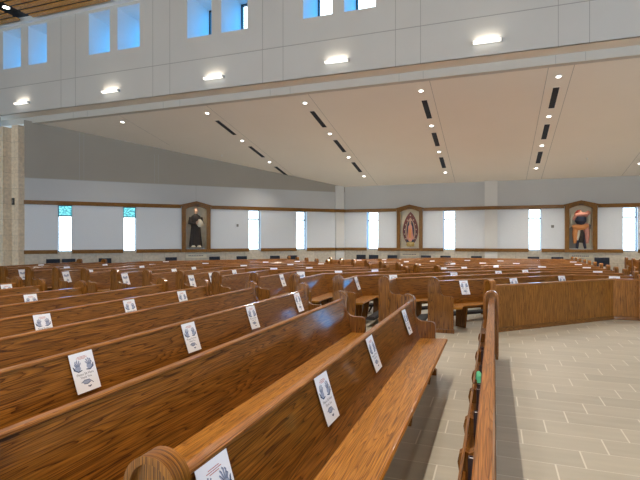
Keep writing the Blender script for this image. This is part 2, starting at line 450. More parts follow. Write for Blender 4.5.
# sloped ceiling over the side aisle
zc = lambda y: 4.33 + .195*(FW - y)
yb = 14.06
b = MB()
lo = [(14, yb), (14, FW), (-7.25, FW), (-7.25 - (FW - yb), yb)]
b.face([(x, y, zc(y)) for x, y in lo]); b.face([(x, y, zc(y) + .2) for x, y in reversed(lo)])
for i in range(4):
    p, q = lo[i], lo[(i+1) % 4]; b.quad((*p, zc(p[1])), (*q, zc(q[1])), (*q, zc(q[1]) + .2), (*p, zc(p[1]) + .2))
struct(b.build('ceiling', M['ceil'], smooth=0))
# beam under the clerestory wall
b = MB(); b.box(-26, 14, 13.84, 14.12, 6.20, 6.9); struct(b.build('wall_beam', M['beam'], smooth=0))
b = MB(); b.box(-26, 14, 13.3, 13.86, 6.44, 6.46); struct(b.build('wall_beam_soffit', M['ceil'], smooth=0))
# clerestory wall with deep window openings
CL = ((0, 13.3, 0), (1, 0), (0, -1))
W_CL = [(-17.92, -16.97), (-16.58, -15.64), (-13.63, -12.68), (-12.34, -11.39), (-9.47, -8.55), (-8.19, -7.25), (-5.38, -4.46), (-4.10, -3.17), (-1.25, -.32), (.02, .95), (2.9, 3.83), (4.2, 5.13)]
ZC0, ZC1, CD = 8.22, 9.70, 1.35
w, _ = wall_mb(*CL[:2], -26, 14, [6.44, 10.0], [(a, c, ZC0, ZC1) for a, c in W_CL], CD, CL[2])
struct(w.build('wall_clerestory', M['clere'], smooth=0))
for a, c in W_CL:
    wcount[0] += 1
    _, jj = wall_mb(*CL[:2], a, c, [], [(a, c, ZC0, ZC1)], CD, CL[2])
    root = struct(jj.build('window_%d' % wcount[0], M['jamb'], smooth=0))
    t = -CD + .02
    merge(*[strip_on(*CL, *q, t - .04, t + .05) for q in ((a, a+.055, ZC0, ZC1), (c-.055, c, ZC0, ZC1), (a, c, ZC0, ZC0+.055), (a, c, ZC1-.055, ZC1))]).build('window_frame', M['frame'], root, 0)
    strip_on(*CL, a, c, ZC0, ZC1, t - .006, t).build('pane', M['glass'], root, 0)
trim(merge(strip_on(*CL, -26, 14, 7.47, 7.49, -.003, .005),
           *[strip_on(*CL, x, x + .014, 6.45, 9.8, -.003, .004) for cx in (-18.72, -14.6, -10.5, -6.38, -2.26, 1.83, 5.95) for x in (cx - .35, cx + .34)]), M['groove'])
trim(merge(*[strip_on((0, 13.84, 0), (1, 0), (0, -1), x, x + .012, 6.21, 6.43, -.003, .004) for cx in (-14.6, -10.5, -6.38, -2.26, 1.83) for x in (cx - .35, cx + .34)]), M['groove'])
trim(strip_on(*CL, -26, 14, 9.80, 9.98, 0, .16), M['white'])
# closing walls behind and beside the camera
b = MB(); b.box(-26.2, -18.3, 13.3, 13.5, 0, 6.5); struct(b.build('wall_side_nave', M['wall'], smooth=0))
b = MB(); b.box(-26.2, -26, -12, 13.4, 0, 10.3); struct(b.build('wall_west', M['wall'], smooth=0))
def added_window_wall(name, o, d, inn, L0, L1, wins):  # unseen wall with invented windows, added to brighten the room
    w, jj = wall_mb(o, d, L0, L1, [0, 10.3], [(a, c, 1.1, 6.1) for a, c in wins], .2, inn)
    struct(w.build(name, M['wall'], smooth=0))
    for a, c in wins:
        wcount[0] += 1
        _, jj = wall_mb(o, d, a, c, [], [(a, c, 1.1, 6.1)], .2, inn)
        root = struct(jj.build('window_%d' % wcount[0], M['jamb'], smooth=0))
        n = 4; fs = [strip_on(o, d, inn, a + (c-a)*k/n - .03, a + (c-a)*k/n + .03, 1.1, 6.1, -.2, -.12) for k in range(n + 1)]
        fs += [strip_on(o, d, inn, a, c, z, z + .06, -.2, -.12) for z in (1.1, 3.6, 6.04)]
        merge(*fs).build('window_frame', M['frame'], root, 0)
        strip_on(o, d, inn, a, c, 1.1, 6.1, -.17, -.165).build('pane', M['glass'], root, 0)
added_window_wall('wall_right', (14, 0, 0), (0, 1), (-1, 0), -12, FW + .3, [(-2, 6)])
added_window_wall('wall_back', (0, -12, 0), (1, 0), (0, 1), -26, 14, ADDED_BACK_WIN)
b = MB(); b.face([(-27, 14.72, 8.1), (15, 14.72, 8.1), (15, 26, 6.0), (-27, 26, 6.0)]); b.face([(-27, 14.72, 8.04), (-27, 26, 5.94), (15, 26, 5.94), (15, 14.72, 8.04)])
struct(b.build('roof_light_block', M['grey'], smooth=0))  # unseen roof added to keep ground light off the upper jambs
# stone pillar carrying the beam
b = MB()
def vbox(mb, x0, x1, y0, y1, z0, z1):
    for p, q in (((x0, y0), (x1, y0)), ((x1, y0), (x1, y1)), ((x1, y1), (x0, y1)), ((x0, y1), (x0, y0))):
        l = abs(p[0]-q[0]) + abs(p[1]-q[1]); u = p[0] + p[1]
        mb.quad((*p, z0), (*q, z0), (*q, z1), (*p, z1), [(u, z0), (u + l, z0), (u + l, z1), (u, z1)])
vbox(b, -18.6, -17.60, 13.05, 13.6, 0, 5.94); vbox(b, -17.60, -17.24, 13.40, 13.95, 0, 6.05)
struct(b.build('wall_stone_pillar', M['stone'], smooth=0))
# nave ceiling: timber boards with black slots
slots = [-20.4, -16.28, -12.02, -7.9, -3.8, .3, 4.4, 8.5]
b = MB(); y = -12.0; edges = [-26.0]
for s in slots: edges += [s - .33, s + .33]
edges.append(14.0)
while y < 13.0:
    for k in range(0, len(edges), 2): b.box(edges[k], edges[k+1], y, y + .20, 9.80, 9.84)
    y += .31
struct(b.build('ceiling_nave_boards', M['slat'], smooth=0))
b = MB(); b.box(-26, 14, -12, 13.3, 10.02, 10.2); struct(b.build('ceiling_nave', M['black'], smooth=0))

# ------------------------------------------------------------------ lamps
def spot(name, loc, W, size, blend, parent, col=(1, .93, .83), rad=.06):
    l = bpy.data.lights.new(name, 'SPOT'); l.energy = W; l.spot_size = R(size); l.spot_blend = blend; l.color = col; l.shadow_soft_size = rad
    o = bpy.data.objects.new(name, l); o.location = loc; C.objects.link(o); o.parent = parent
def disc(mb, r, z0, z1, n=20): mb.loft([(0, 0, z0, r, r), (0, 0, z1, r, r)], n)

STR = [-13.29, -9.55, -5.83, -2.08, 1.64, 5.38]
sname = ['leftmost', 'second', 'third', 'fourth', 'fifth', 'sixth']
slope = math.atan(.195)
dl = None
for i, x in enumerate(STR):
    ny = 1 if i == 0 else 3 if i == 1 else 4
    for j, y in enumerate((14.58, 17.09, 19.58, 22.10)[:ny]):
        z = zc(y)
        root = empty('recessed_downlight', (x, y, z)); root.rotation_euler = (-slope, 0, 0)
        t = MB(); n = 24
        for k in range(n):
            a0, a1 = 2*math.pi*k/n, 2*math.pi*(k+1)/n
            f = lambda r, a, zz: (r*math.cos(a), r*math.sin(a), zz)
            t.quad(f(.062, a0, -.012), f(.062, a1, -.012), f(.085, a1, -.006), f(.085, a0, -.006))
            t.quad(f(.085, a0, -.006), f(.085, a1, -.006), f(.085, a1, 0), f(.085, a0, 0))
            t.quad(f(.062, a0, -.012), f(.062, a1, -.012), f(.062, a1, 0), f(.062, a0, 0))
        t.build('trim_ring', M['white'], root)
        d = MB(); disc(d, .062, -.010, -.003); d.build('lens', M['lamp'], root)
        spot('downlight_beam', (0, 0, -.03), DOWN_W*(.45 if i < 2 else 1.0), 124, 1.0, root, (1, .95, .88))
        tag(root, 'round recessed downlight, %s from the beam, on the %s ceiling strip from the left' % (ORD[j], sname[i]) if i else 'lone round downlight on the plain ceiling strip furthest left', 'ceiling light', 'downlights of the sloped ceiling')
    for j, (y0, y1) in enumerate(((15.18, 16.5), (17.69, 18.97), (20.18, 21.5))):
        if i == 0: continue
        ym = (y0 + y1)/2; L = (y1 - y0)/2/math.cos(slope)
        root = empty('slot_diffuser', (x + .01, ym, zc(ym))); root.rotation_euler = (-slope, 0, 0)
        f = MB()
        for bx in ((-.10, .10, -L - .02, -L), (-.10, .10, L, L + .02), (-.10, -.085, -L, L), (.085, .10, -L, L)): f.box(*bx, -.012, 0)
        f.build('rim', M['ceil'], root, 0)
        p = MB(); p.box(-.085, .085, -L, L, -.008, -.001); 
        v = p
        for q in range(9): yy = -L + (q + .5)*2*L/9; v.box(-.085, .085, yy - .006, yy + .006, -.011, -.008)
        v.build('grille', M['slot'], root, 0)
        tag(root, 'black slot air grille, %s from beam, on the %s ceiling strip from left' % (ORD[j], sname[i]), 'air vent', 'slot grilles of the sloped ceiling')
    ms = []
    for e in ((.31,) if i < 4 else (-.31, .31)):
        g = MB(); y1 = 23.6 if i > 1 else (22.0 if i == 1 else 17.0)
        g.face([(x + e, yb, zc(yb) - .003), (x + e + .014, yb, zc(yb) - .003), (x + e + .014, y1, zc(y1) - .003), (x + e, y1, zc(y1) - .003)])
        g.face([(x + e, yb, zc(yb) + .003), (x + e, y1, zc(y1) + .003), (x + e + .014, y1, zc(y1) + .003), (x + e + .014, yb, zc(yb) + .003)]); ms.append(g)
    trim(merge(*ms), M['groove'])
for (px_, py_) in ((3.4, 21.2), (-11.3, 18.4)):
    r = MB(); r.loft([(0, 0, 0, .045, .045), (0, 0, -.012, .045, .045), (0, 0, -.014, .015, .015), (0, 0, -.06, .015, .015), (0, 0, -.062, .03, .03), (0, 0, -.068, .03, .03)], 14)
    o = r.build('ceiling_sprinkler', M['white']); o.location = (px_, py_, zc(py_))
    tag(o, 'small white sprinkler head on the sloped ceiling ' + ('at the right' if px_ > 0 else 'at the left'), 'sprinkler')

# linear wall lights on the clerestory wall
for i, x in enumerate((-16.85, -12.6, -8.43, -4.31, -.19)):
    root = empty('wall_light', (x, 13.3, 6.80))
    f = MB(); f.box(-.36, .36, -.03, 0, -.04, .03); f.box(-.36, -.34, -.13, 0, -.04, .04); f.box(.34, .36, -.13, 0, -.04, .04); f.build('bracket', M['white'], root, 0)
    l = MB(); l.prism([(-.13, -.012), (-.05, -.03), (-.05, .022), (-.125, .022)], (-.34, 0, 0), (0, 1, 0), (0, 0, 1), (1, 0, 0), 0, .68); l.build('diffuser', M['strip'], root, 0)
    al = bpy.data.lights.new('uplight', 'AREA'); al.shape = 'RECTANGLE'; al.size = .6; al.size_y = .06; al.energy = 1.6; al.color = (1, .9, .75)
    ao = bpy.data.objects.new('uplight', al); ao.location = (0, -.08, .05); ao.rotation_euler = (R(180), 0, 0); C.objects.link(ao); ao.parent = root
    tag(root, 'slim glowing linear wall light, %s from the left along the upper white wall' % ORD[i], 'wall light', 'linear lights on the upper wall')

# nave spots in the black slots
cols = slots[1:7] + [-2.0]
for c_, s in enumerate(cols):
    main = s == -2.0; zt = 9.80 if main else 9.98
    for r_, y in enumerate((-8, -3, 2, 7, 12.2)):
        if main and y > 12: continue
        root = empty('recessed_spotlight', (s, y, zt))
        c = MB(); c.loft([(0, 0, .0, .13, .13), (0, 0, -.12, .13, .13)], 20); c.build('can', M['black'], root)
        d = MB(); disc(d, .11, -.128, -.121); d.build('lens', M['lamp'], root)
        if y < 12: spot('nave_beam', (0, 0, -.16), NAVE_W*(4.0 if main else .55), 110, .6, root, (1, .91, .79), .07)
        where = 'below the boards' if main else 'in %s black slot from left' % ORD[c_]
        tag(root, 'round spotlight %s of timber ceiling, %s from windows' % (where, ORD[4 - r_]), 'ceiling light', 'spotlights in the timber ceiling')

# ------------------------------------------------------------------ pews
S = .89
BACK = [(.135, .40), (.16, .42), (.035, .835), (.03, .848), (-.005, .848), (-.012, .83), (.10, .40)]
RAIL = [(-.008, .845), (.034, .845), (.038, .850), (.036, .860), (.028, .867), (-.006, .867), (-.012, .862), (-.013, .853)]
SEAT = [(.10, .402), (.46, .418), (.478, .426), (.482, .440), (.470, .452), (.44, .454), (.12, .436)]
APRON = [(.15, .33), (.17, .33), (.17, .415), (.15, .415)]
PADF = [(-.34, .14), (-.20, .14), (-.185, .15), (-.19, .185), (-.21, .20), (-.33, .20), (-.35, .185), (-.355, .15)]
def arch(cx, w, z0, zc_, n=14): return [(cx + w*math.cos(math.pi*k/n), zc_ + w*math.sin(math.pi*k/n)) for k in range(n + 1)]
def end_outline():
    o = [(-.10, 0), (.335, 0), (.335, .60)]
    o += [(.335 - .05 + .05*math.cos(a), .60 + .045*math.sin(a)) for a in (R(30), R(60), R(90))]
    o += [(.17, .648), (.135, .66), (.105, .69), (.092, .74)]
    return o + arch(-.004, .096, 0, .872)
def end_parts():
    """outer face looks towards -t"""
    e = MB(); e.prism(end_outline(), (0, 0, 0), (0, 1, 0), (0, 0, 1), (1, 0, 0), 0, .055)
    a = MB(); oo, ii = arch(-.004, .099, 0, .872), arch(-.004, .074, 0, .872)
    ring = [(.095, .07)] + oo + [(-.103, .07), (-.078, .07)] + list(reversed(ii)) + [(.070, .07)]
    a.prism(ring, (0, 0, 0), (0, 1, 0), (0, 0, 1), (1, 0, 0), -.022, .06)
    p = MB(); p.prism([(-.115, 0), (.35, 0), (.35, .05), (.34, .065), (-.105, .065), (-.115, .05)], (0, 0, 0), (0, 1, 0), (0, 0, 1), (1, 0, 0), -.028, .065)
    return e.mesh('end_panel', M['oak']), a.mesh('arch_moulding', M['oak']), p.mesh('plinth', M['oak'])
END_ME = end_parts()
sup = MB(); sup.prism([(.08, 0), (.32, 0), (.38, .405), (.10, .40)], (0, 0, 0), (0, 1, 0), (0, 0, 1), (1, 0, 0), -.02, .02)
SUP_ME = sup.mesh('support', M['oak'])
klg = MB(); klg.prism([(-.34, 0), (-.32, 0), (-.18, .14), (.10, .20), (.10, .24), (-.22, .17)], (0, 0, 0), (0, 1, 0), (0, 0, 1), (1, 0, 0), -.012, .012)
KLG_ME = klg.mesh('kneeler_leg', M['black'])

def put(me, name, parent, p, d, flip=False, base=None):
    """mesh local: x along the row, y towards the facing side"""
    o = bpy.data.objects.new(name, me); C.objects.link(o); o.parent = parent
    f = Vector((d[1], -d[0])); X = Vector((d[0], d[1], 0)); Y = Vector((f.x, f.y, 0))
    if flip: X = -X
    m = Matrix((( X.x, Y.x, 0, p[0]-base[0]), (X.y, Y.y, 0, p[1]-base[1]), (0, 0, 1, 0), (0, 0, 0, 1)))
    o.matrix_local = m
    return o
pews = {}
def seg_dirs(path):
    out = []
    for a, b_ in zip(path, path[1:]):
        v = Vector((b_[0]-a[0], b_[1]-a[1])); out.append((v.normalized(), v.length))
    return out
def pew(path, label, group, kneeler=True):
    base = path[0]; root = empty('pew', (base[0], base[1], 0))
    loc = [(x - base[0], y - base[1]) for x, y in path]
    for name, prof, m in (('backrest', BACK, 'oak'), ('top_rail', RAIL, 'oak_edge'), ('seat', SEAT, 'oak_seat_lit')):
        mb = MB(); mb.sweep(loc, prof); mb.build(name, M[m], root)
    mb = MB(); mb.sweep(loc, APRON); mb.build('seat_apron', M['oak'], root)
    sd = seg_dirs(path)
    for p, d, fl in ((path[0], sd[0][0], False), (path[-1], sd[-1][0], True)):
        e = put(END_ME[0], 'end_panel', root, (p[0] - d.x*.055*(1 if not fl else -1), p[1] - d.y*.055*(1 if not fl else -1)), d, fl, base)
        for me, nm in ((END_ME[1], 'arch_moulding'), (END_ME[2], 'plinth')):
            c = bpy.data.objects.new(nm, me); C.objects.link(c); c.parent = e
    for (p, (d, L)) in zip(path, sd):
        qs = [.38] + [.38 + (L - .76)*i/max(1, round((L - .76)/1.5)) for i in range(1, max(1, round((L - .76)/1.5)))] + [L - .38]
        for q in qs:
            if L > .9: put(SUP_ME, 'support', root, (p[0] + d.x*q, p[1] + d.y*q), d, False, base)
    if kneeler:
        mb = MB(); mb.sweep(loc, PADF); kp = mb.build('kneeler', M['kneel'], root)
        for p, (d, L) in zip(path, sd):
            if L > 1.2:
                for q in (.5, L - .5): put(KLG_ME, 'kneeler_leg', root, (p[0] + d.x*q, p[1] + d.y*q), d, False, base)
    tag(root, label, 'pew', group); return root

near_y1 = [5.93, 5.98, 6.85, 6.85, 6.85, 6.90, 6.0, 6.0, 6.25]
for k in range(9):
    x = -1.01 - S*k
    lab = ('front oak pew nearest the camera, its whole long seat and aisle end showing' if k == 0 else
           'long oak pew, %s row behind the nearest front pew on the left' % ORD[k-1])
    pew([(x, 1.30), (x, near_y1[k])], lab, 'oak pews of the near left block')
LW = lambda k: (-1.01 - S*k, 9.24 + .3687*k)              # left corner of the bent rows
RW = lambda k: (1.61 - .3687*k, 11.86 + S*k)              # right corner
Y0 = 8.72
def dpt(k, d):                                            # point on the 45 degree run at (x+y)/sqrt2 = d
    K = 10.25 + 1.2586*k
    return ((d*R2 - K)/2, (d*R2 + K)/2)
RX = [2.78]*12
for k in range(3):
    pew([(-1.01 - S*k, Y0), LW(k), RW(k), (RX[k], RW(k)[1])],
        'long bent oak pew running the full width, %s row behind the angled front panel' % ORD[k], 'full width bent pews across the cross aisle')
for k in range(3, 15):
    x = -1.01 - S*k
    path = [(x, Y0), LW(k), dpt(k, 6.95)] if k < 13 else [(x, Y0), (x, 12.9 - .2*(k-13))]
    pew(path, 'oak pew left of the far cross aisle, %s row from the angled front panel' % ORD[k], 'bent pews left of the far cross aisle')
for k in range(3, 11):
    pew([dpt(k, 8.0), RW(k), (RX[k], RW(k)[1])], 'oak pew right of the far cross aisle, %s row from the angled front panel' % ORD[k], 'bent pews right of the far cross aisle')
for i, y in enumerate((21.03, 20.05, 19.1)):
    pew([(4.72, y), (7.6, y)], 'oak pew beyond the right aisle seen end on, %s from the far wall' % ORD[i], 'pews beyond the right aisle')

# front panels (frontals)
FPAN = [(-.02, .05), (.02, .05), (.02, .80), (-.02, .80)]
FCAP = [(-.045, .80), (.017, .80), (.023, .81), (.023, .828), (.015, .838), (-.045, .838), (-.053, .828), (-.053, .81)]
FBAS = [(-.035, 0), (.035, 0), (.035, .07), (.03, .08), (-.03, .08), (-.035, .07)]
post = MB(); po = [(-.11, 0), (.070, 0), (.070, .845)] + arch(-.02, .09, 0, .845)[1:]
post.prism(po, (0, 0, 0), (0, 1, 0), (0, 0, 1), (1, 0, 0), -.045, .045); POST_ME = post.mesh('end_post', M['oak'])
pt = MB(); oo, ii = arch(-.02, .094, 0, .845), arch(-.02, .070, 0, .845)
pt.prism([(.074, .05)] + oo + [(-.114, .05), (-.09, .05)] + list(reversed(ii)) + [(.05, .05)], (0, 0, 0), (0, 1, 0), (0, 0, 1), (1, 0, 0), -.06, .06)
PTR_ME = pt.mesh('arch_moulding', M['oak_edge'])
def frontal(path, label):
    base = path[0]; root = empty('pew_front_panel', (*base, 0)); loc = [(x-base[0], y-base[1]) for x, y in path]
    mb = MB(); mb.sweep(loc, FPAN, vertical=True); mb.build('panel', M['oak_front'], root)
    mb = MB(); mb.sweep(loc, FCAP); mb.build('cap_rail', M['oak_edge'], root)
    mb = MB(); mb.sweep(loc, FBAS); mb.build('base_rail', M['oak'], root)
    sd = seg_dirs(path)
    for p, d, fl in ((path[0], sd[0][0], False), (path[-1], sd[-1][0], True)):
        e = put(POST_ME, 'end_post', root, p, d, fl, base)
        c = bpy.data.objects.new('arch_moulding', PTR_ME); C.objects.link(c); c.parent = e
    tag(root, label, 'front panel'); return root
fr1 = frontal([(-.022, .6), (-.022, 7.03)], 'oak pew front panel seen edge on, rail rising from bottom of photo')
fr2 = frontal([(-.07, 8.95), (2.28, 11.33), (2.79, 11.33)], 'tall angled oak pew front panel facing the open tiled floor at right')
# the book rack on the back of the near front panel
rk = MB(); rk.box(-.135, -.02, .2, 6.2, .44, .455, 'y'); rk.build('rack_shelf', M['oak'], fr1, 0)
rk = MB(); rk.box(-.135, -.12, .2, 6.2, .53, .56, 'y'); rk.build('rack_rail', M['oak'], fr1, 0)
brk = [(-.02, .36), (-.06, .40), (-.12, .42), (-.15, .45), (-.158, .50), (-.15, .54), (-.125, .56), (-.10, .55), (-.08, .56), (-.06, .60), (-.035, .64), (-.02, .65)]
bm_ = MB(); bm_.prism(brk, (0, 0, 0), (1, 0, 0), (0, 0, 1), (0, 1, 0), -.03, .03); BRK = bm_.mesh('rack_bracket', M['oak'])
for y in (2.0, 2.6, 3.1, 3.69, 4.2, 4.95, 5.9):
    o = bpy.data.objects.new('rack_bracket', BRK); C.objects.link(o); o.parent = fr1; o.location = (0, y - .6, 0)
def book(y, m, label, h=.21, th=.035, x=-.078):
    root = empty('hymnal', (x, y, .455))
    c = MB(); c.box(-.03, .03, -.0, .006, 0, h); c.box(-.03, .03, th-.006, th, 0, h); c.box(-.034, -.028, 0, th, 0, h); c.build('cover', m, root, 0)
    p = MB(); p.box(-.028, .026, .006, th-.006, .004, h-.006); p.build('page_block', M['paper'], root, 0)
    tag(root, label, 'book', 'books in the front panel rack')
for i, y in enumerate((2.25, 2.86, 3.30, 3.42, 3.92, 4.45, 4.58)):
    book(y, M['hymnal'], 'dark hymnal standing in the near panel rack, %s from the camera' % ORD[i])
bk = MB(); bk.box(-.06, -.054, 0, .13, 0, .3); o = bk.build('booklet', M['paper'], smooth=0); o.location = (-.0, 5.32, .455); tag(o, 'thin white booklet standing in the near panel rack', 'booklet')
g = MB(); g.tube([(0, 0, 0), (0, .03, .08), (.01, .05, .18), (.005, .10, .25), (-.01, .17, .28), (-.03, .2, .22)], [.012, .02, .028, .03, .022, .008], 10)
o = g.build('green_cloth', M['green']); o.location = (-.10, 3.55, .457); o.scale = (.8, .55, .8); tag(o, 'bright green cloth tucked in the near panel rack', 'cloth')

# ------------------------------------------------------------------ notices on the pew backs
PW, PH = .205, .275
def text_mesh(txt, size, m, name):
    cu = bpy.data.curves.new(name, 'FONT'); cu.body = txt; cu.size = size; cu.align_x = 'CENTER'; cu.align_y = 'CENTER'; cu.resolution_u = 2
    o = bpy.data.objects.new(name, cu); C.objects.link(o)
    bpy.context.view_layer.update()
    me = bpy.data.meshes.new_from_object(o.evaluated_get(bpy.context.evaluated_depsgraph_get()))
    bpy.data.objects.remove(o); me.materials.clear(); me.materials.append(m); me.name = name; return me
sh = MB(); nseg = 6
for i in range(nseg):
    z0, z1 = -PH*i/nseg, -PH*(i+1)/nseg; c = lambda q: .003 + .010*(q/PH)**2
    for a, b_, t in ((c(z0), c(z1), 0), (c(z0) - .0012, c(z1) - .0012, 1)):
        q = [(-PW/2, z0, a), (PW/2, z0, a), (PW/2, z1, b_), (-PW/2, z1, b_)]
        sh.face(q if t else q[::-1])
SHEET = sh.mesh('sheet', M['paper'], 0)
def stroke(mb, pts, w, lift=.0005):
    for (x0, y0), (x1, y1) in zip(pts, pts[1:]):
        d = Vector((x1-x0, y1-y0)); L = d.length or 1; n = Vector((-d.y, d.x))/L*w/2; d = d/L*w*.3
        zz = lambda y: .003 + .010*(y/PH)**2 + lift
        q = [(x0-n.x-d.x, y0-n.y-d.y), (x1-n.x+d.x, y1-n.y+d.y), (x1+n.x+d.x, y1+n.y+d.y), (x0+n.x-d.x, y0+n.y-d.y)]
        mb.face([(x, y, zz(y)) for x, y in q])
def fill(mb, pts, lift=.0004):
    mb.face([(x, y, .003 + .010*(y/PH)**2 + lift) for x, y in pts])
HANDS = []
for sgn in (-1, 1):
    hd, hl = MB(), MB()
    cx, cy = sgn*.050, -.105
    fill(hl, [(cx - .026, cy - .004), (cx - .012, cy - .022), (cx + .012, cy - .022), (cx + .026, cy - .004), (cx + .02, cy + .012), (cx - .02, cy + .012)])
    stroke(hd, [(cx - sgn*.03, cy - .02), (cx, cy - .026), (cx + sgn*.034, cy - .006)], .007, .0007)
    for q in range(5):
        a = R(90 + sgn*(-38 + 19*q)); l = (.026, .038, .042, .038, .028)[q]
        p0 = (cx + .018*math.cos(a), cy + .012*math.sin(a)); p1 = (cx + (l + .01)*math.cos(a), cy + (l + .006)*math.sin(a)); p2 = (p1[0] - sgn*.005, p1[1] + .007)
        stroke(hl, [p0, p1, p2], .007); stroke(hd, [(p0[0] + .004, p0[1]), (p1[0] + .004, p1[1]), (p2[0] + .003, p2[1])], .0028, .0007)
    fill(hd, [(cx + sgn*.020, cy - .012), (cx + sgn*.036, cy + .0), (cx + sgn*.040, cy + .018), (cx + sgn*.030, cy + .012)], .0008)
    HANDS.append((hd.mesh('hand_outline', M['ink'], 0), hl.mesh('hand_drawing', M['ink_light'], 0)))

sm, sl = MB(), MB()
fill(sl, [(-.045, -.205), (-.02, -.196), (.02, -.198), (.03, -.212), (.0, -.222), (-.03, -.218)])
stroke(sm, [(-.05, -.208), (-.02, -.195), (.022, -.197), (.05, -.226)], .004, .0008)
stroke(sm, [(-.03, -.219), (.0, -.224), (.03, -.213)], .004, .0008); stroke(sm, [(.0, -.24), (.012, -.246), (.024, -.240)], .008, .0008)
SMALL_D, SMALL_L = sm.mesh('small_drawing_outline', M['ink'], 0), sl.mesh('small_drawing', M['ink_light'], 0)
rl = MB()
for y, w in ((-.030, .07), (-.038, .095), (-.046, .06)): stroke(rl, [(-w/2, y), (w/2, y)], .0026)
RED_L = rl.mesh('red_lines', M['ink_red'], 0)
T1, T2 = text_mesh('Please Sit Here', .024, M['ink_grey'], 'printed_text'), text_mesh('Thank You', .022, M['ink_grey'], 'printed_text')
far = MB(); fill(far, [(-.08, -.075), (-.04, -.065), (0, -.09), (.05, -.06), (.08, -.08), (.06, -.125), (.004, -.13), (.004, -.2), (.04, -.2), (.03, -.235), (-.02, -.235), (-.04, -.2), (-.004, -.2), (-.004, -.13), (-.06, -.125)])
FAR_D = far.mesh('printed_picture', M['ink_light'], 0)

tilt = math.atan2(.125, .415)
def notice(p, d, label, group, detail):
    """p: plan point on the rail line, d: row direction"""
    f = Vector((d[1], -d[0], 0)); X = Vector((d[0], d[1], 0)); up = Vector((-f.x*math.sin(tilt), -f.y*math.sin(tilt), math.cos(tilt))); Z = X.cross(up)
    root = bpy.data.objects.new('paper_notice', None); C.objects.link(root); root.empty_display_size = .1
    jit = random.uniform(-.035, .035)
    m = Matrix(((X.x, up.x, Z.x, 0), (X.y, up.y, Z.y, 0), (X.z, up.z, Z.z, 0), (0, 0, 0, 1))) @ Matrix.Rotation(jit, 4, 'Z')
    m.translation = Vector((p[0], p[1], .850)) + f*.041
    root.matrix_world = m
    def ch(me, nm, loc=(0, 0, 0)):
        o = bpy.data.objects.new(nm, me); C.objects.link(o); o.parent = root; o.location = loc; return o
    ch(SHEET, 'sheet')
    if detail:
        
        for hd_me, hl_me in HANDS:
            a = ch(hl_me, 'hand_drawing'); b_ = bpy.data.objects.new('hand_outline', hd_me); C.objects.link(b_); b_.parent = a
        ch(T1, 'printed_text', (0, -.152, .0065)); ch(T2, 'printed_text', (0, -.175, .0078)); ch(RED_L, 'red_lines')
        a = ch(SMALL_L, 'small_drawing'); b_ = bpy.data.objects.new('small_drawing_outline', SMALL_D); C.objects.link(b_); b_.parent = a
    else: ch(FAR_D, 'printed_picture')
    tag(root, label, 'notice', group)
near = {0: [1.50, 2.66, 3.82, 5.40], 2: [2.60, 3.86, 5.10, 6.52], 4: [3.78, 5.07, 6.20], 6: [5.08], 8: [6.05]}
for k, ys in near.items():
    for i, y in enumerate(ys):
        wh = 'front pew nearest the camera' if k == 0 else 'near left pew, %s behind the front pew' % ORD[k-1]
        notice((-1.01 - S*k, y), (0, 1), '%s notice from the camera on the %s' % (ORD[i], wh), 'notices on the near left pews', True)
D2v = (1/R2, 1/R2)
fl = {14: [(8.93+.2, 1), (11.2, 1)], 12: [(9.15, 1), (10.55, 1), (12.0, 1), (.92, 2), (2.26, 2), ], 10: [(8.9, 1), (9.65, 1), (11.6, 1), (1.63, 2), (3.3, 2), (5.4, 2), (6.6, 2)],
      8: [(8.92, 1), (9.75, 1), (10.75, 1), (11.65, 1), (4.1, 2), (5.63, 2), (6.72, 2)],
      6: [(8.98, 1), (9.78, 1), (10.85, 1), (4.44, 2), (5.51, 2)], 4: [(9.87, 1), (4.50, 2), (5.53, 2), (6.6, 2)], 2: [(9.72, 1), (5.98, 2), (7.69, 2), (9.1, 2), (10.02, 2), (2.41, 3)], 0: [(6.40, 2), (7.70, 2), (9.12, 2), (2.41, 3)]}
frr = {4: [(8.85, 2), (9.59, 2), (10.81, 2), (1.30, 3), (2.45, 3)], 6: [(8.6, 2), (9.3, 2), (10.7, 2), (-.38, 3), (.67, 3), (2.5, 3)],
       8: [(9.14, 2), (10.1, 2), (11.25, 2), (-.97, 3), (.2, 3), (2.6, 3)], 10: [(9.17, 2), (10.3, 2)]}
for blk, tab in (('bent', fl), ('far right', frr)):
    for k, lst in tab.items():
        for i, (v, sg) in enumerate(lst):
            if sg == 1: p, d = (-1.01 - S*k, v), (0, 1)
            elif sg == 2: p, d = dpt(k, v), D2v
            else: p, d = (v, RW(k)[1]), (1, 0)
            side = 'full width bent' if k < 3 else ('far left' if blk == 'bent' else 'far right')
            notice(p, d, '%s notice from left, %s pew, %s row from angled panel' % (ORD[i], side, ORD[k]), 'notices on the far pews', k < 3)

# ------------------------------------------------------------------ chairs along the far walls
def chair_proto():
    root = empty('side_chair')
    s_ = MB(); s_.prism([(-.23, .42), (.22, .42), (.235, .44), (.235, .46), (.21, .48), (-.2, .475), (-.23, .46)], (-.24, 0, 0), (0, 1, 0), (0, 0, 1), (1, 0, 0), 0, .48); s_.build('seat', M['navy'], root)
    k = MB(); k.prism([(-.30, .58), (-.245, .56), (-.235, .60), (-.265, .88), (-.28, .90), (-.31, .90), (-.325, .88)], (-.24, 0, 0), (0, 1, 0), (0, 0, 1), (1, 0, 0), 0, .48); k.build('backrest', M['navy'], root)
    for sx_ in (-1, 1):
        l = MB(); l.tube([(sx_*.22, .19, .43), (sx_*.225, .2, 0)], .013); l.build('leg', M['black'], root)
        l = MB(); l.tube([(sx_*.22, -.29, .70), (sx_*.22, -.22, .44), (sx_*.225, -.25, 0)], .013); l.build('leg', M['black'], root)
    return root
proto = chair_proto()
